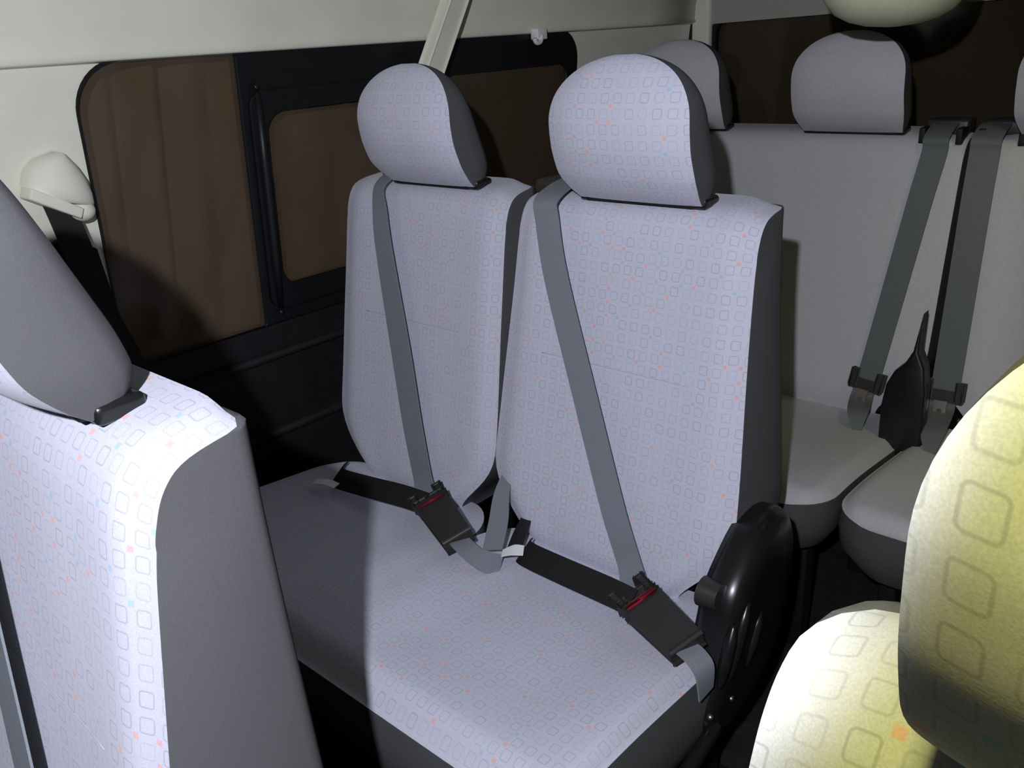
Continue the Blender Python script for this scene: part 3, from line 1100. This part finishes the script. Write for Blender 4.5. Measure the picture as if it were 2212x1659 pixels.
# black hinge cover filling the gap between the bench halves
hv, hf = [], []
hl = [(-0.535, -0.84), (-0.541, -0.76), (-0.538, -0.715), (-0.526, -0.685), (-0.508, -0.665), (-0.497, -0.64), (-0.490, -0.56), (-0.486, -0.64), (-0.470, -0.67), (-0.460, -0.72), (-0.450, -0.85), (-0.49, -0.872), (-0.52, -0.866)]
hb = panel('hinge_cover', hl, [], 0.05, lambda a, b, tt: V(a, 1.712 + 0.19 * (b + 0.8) - 0.012 + tt * 0.8, b), MAT['black'], origin=V(-0.49, 1.72, -0.872))
props(hb, 'black plastic hinge cover in the gap between the rear bench halves', 'hinge cover')
bv = hb.modifiers.new('bevel', 'BEVEL')
bv.width = 0.012
bv.segments = 3
hb.data.polygons.foreach_set('use_smooth', [True] * len(hb.data.polygons))

# ------------------------------------------------------------------ fittings on the wall and ceiling
# seat belt pillar anchor cover
t = thing('belt_pillar_cover', V(-1.52, 0.56, -0.19), 'pale seat belt guide cover on the pillar at the left edge', 'belt cover')
lv, lf = [], []
secs = [(-0.128, 0.10, 0.030), (-0.136, 0.60, 0.042), (-0.150, 0.86, 0.050), (-0.170, 1.0, 0.055), (-0.186, 1.0, 0.055), (-0.192, 0.96, 0.050)]
m = 16
for z, k, dep in secs:
    for i in range(m):
        a = math.pi * i / (m - 1)
        lv.append(V(wall_x(z) + 0.002 + dep * math.sin(a) ** 0.7, 0.566 - 0.050 * k * math.cos(a) + 0.014 * (1 - k), z - 0.035 * (0.5 - 0.5 * math.cos(a)) * 0.9 * k))
for li in range(len(secs) - 1):
    for i in range(m - 1):
        a = li * m + i
        lf.append((a, a + 1, a + 1 + m, a + m))
lf.append(tuple(range(m)))
lf.append(tuple((len(secs) - 1) * m + i for i in range(m)))
mesh_obj('cover', lv, lf, MAT['pale'], t)
bm = bmesh.new()
oriented_box(bm, V(-1.492, 0.545, -0.205), Vector((0.022, 0, 0)), Vector((0, 0.036, -0.022)), Vector((0, 0.004, 0.008)), 0.003)
bm_obj('slot_plate', bm, MAT['pale'], t, smooth=True)
bm = bmesh.new()
bmesh.ops.create_uvsphere(bm, u_segments=16, v_segments=10, radius=1.0, matrix=Matrix.Translation(V(-1.500, 0.590, -0.226)) @ Matrix.Diagonal((0.026, 0.022, 0.018, 1)))
bm_obj('end_cap', bm, MAT['pale'], t, smooth=True)
ribbon('belt', [V(-1.500, 0.555, -0.200), V(-1.490, 0.56, -0.25), V(-1.48, 0.57, -0.36), V(-1.475, 0.58, -0.60)], [Vector((0.1, 1, -0.3))] * 4, 0.047, MAT['belt_dark'], t)

# slanting pale grab bar in front of the side window
bm = bmesh.new()
P0, P1 = V(-1.435, 1.265, -0.20), V(-1.456, 1.554, 0.21)
d, s, u = frame_of(P1 - P0, Vector((1, 0, 0)))
oriented_box(bm, (P0 + P1) / 2, d * ((P1 - P0).length / 2), s * 0.023, u * 0.012, 0.006, 2)
gb = thing('grab_bar', P1, 'pale slanting grab bar crossing the side window top', 'grab bar')
bm_obj('bar', bm, MAT['pale'], gb, smooth=True, auto=35)
for p in (P0 + d * 0.02, P1 - d * 0.03):
    bm = bmesh.new()
    oriented_box(bm, p + Vector((-0.025, 0, 0)), Vector((0.028, 0, 0)), d * 0.02, s * 0.016, 0.005, 2)
    bm_obj('bracket', bm, MAT['pale'], gb, smooth=True)

# coat hook under the headliner
hk = thing('coat_hook', V(-1.495, 1.80, 0.0), 'small white coat hook above the side window', 'hook')
bm = bmesh.new()
box(bm, V(-1.487, 1.790, 0.0), (0.012, 0.020, 0.013), 0.004)
bm_obj('hook_base', bm, MAT['white'], hk, smooth=True)
v, f = tube_mesh(catmull([V(-1.478, 1.790, -0.004), V(-1.474, 1.778, -0.018), V(-1.473, 1.762, -0.019), V(-1.473, 1.755, -0.010)], 5), 0.006, 8)
mesh_obj('hook_arm', v, f, MAT['white'], hk)

# rounded pod hanging from the ceiling before the rear window
pd = thing('ceiling_pod', V(-0.575, 1.65, 0.245), 'pale rounded ceiling pod at the top edge before the rear window', 'ceiling pod')
secs = [(0.0, 1.0), (0.08, 0.99), (0.16, 0.97), (0.20, 0.93), (0.225, 0.85), (0.245, 0.72), (0.258, 0.54), (0.266, 0.32), (0.269, 0.08)]
lv, lf = [], []
m = 40
for dz, k in secs:
    for i in range(m):
        a = 2 * math.pi * i / m
        lv.append(V(-0.575 + 0.125 * k * math.copysign(abs(math.cos(a)) ** 0.85, math.cos(a)), 1.66 + 0.16 * k * math.copysign(abs(math.sin(a)) ** 0.85, math.sin(a)), 0.243 - dz))
for li in range(len(secs) - 1):
    for i in range(m):
        a, b = li * m + i, li * m + (i + 1) % m
        lf.append((a, b, b + m, a + m))
lf.append(tuple(range(m)))
lf.append(tuple((len(secs) - 1) * m + i for i in range(m)))
mesh_obj('housing', lv, lf, MAT['pod'], pd)
v, f = tube_mesh([V(-0.575 + 0.132 * math.cos(2 * math.pi * i / 32), 1.66 + 0.167 * math.sin(2 * math.pi * i / 32), 0.237) for i in range(33)], 0.008, 8)
mesh_obj('mounting_rim', v, f, MAT['pale'], pd)


# ceiling lamps (one over the front aisle, one added over the rear right)
def ceiling_lamp(loc, aim, power, cone, label):
    t = thing('ceiling_lamp', loc, label, 'lamp', 'cabin ceiling lamps')
    bm = bmesh.new()
    box(bm, loc + Vector((0, 0, -0.010)), (0.075, 0.05, 0.010), 0.006)
    bm_obj('lamp_base', bm, MAT['pale'], t, smooth=True)
    bm = bmesh.new()
    box(bm, loc + Vector((0, 0, -0.026)), (0.062, 0.038, 0.008), 0.006, 3)
    bm_obj('lens', bm, MAT['lens'], t, smooth=True)
    ld = bpy.data.lights.new('lamp_light', 'SPOT')
    ld.spot_size = math.radians(cone)  # beam narrowed to a cone to limit the lamp's spill
    ld.spot_blend = 0.8
    ld.shadow_soft_size = 0.035
    ld.energy = power
    ld.color = (1.0, 0.95, 0.27)
    lo = bpy.data.objects.new('lamp_light', ld)
    COL.objects.link(lo)
    lo.parent = t
    lo.location = (0, 0, -0.040)
    lo.rotation_euler = (aim - loc).to_track_quat('-Z', 'Y').to_euler()
    return t


ceiling_lamp(V(-0.06, 0.06, 0.396), V(0.10, 0.22, -0.20), 20.0, 75, 'yellow dome lamp in the ceiling above the single seat')
ceiling_lamp(V(-0.12, 1.45, 0.243), V(-0.15, 1.85, -0.50), 4.0, 95, 'added yellow lamp, out of view in the ceiling above the rear bench')  # unseen second lamp, added to bring yellow light onto the bench
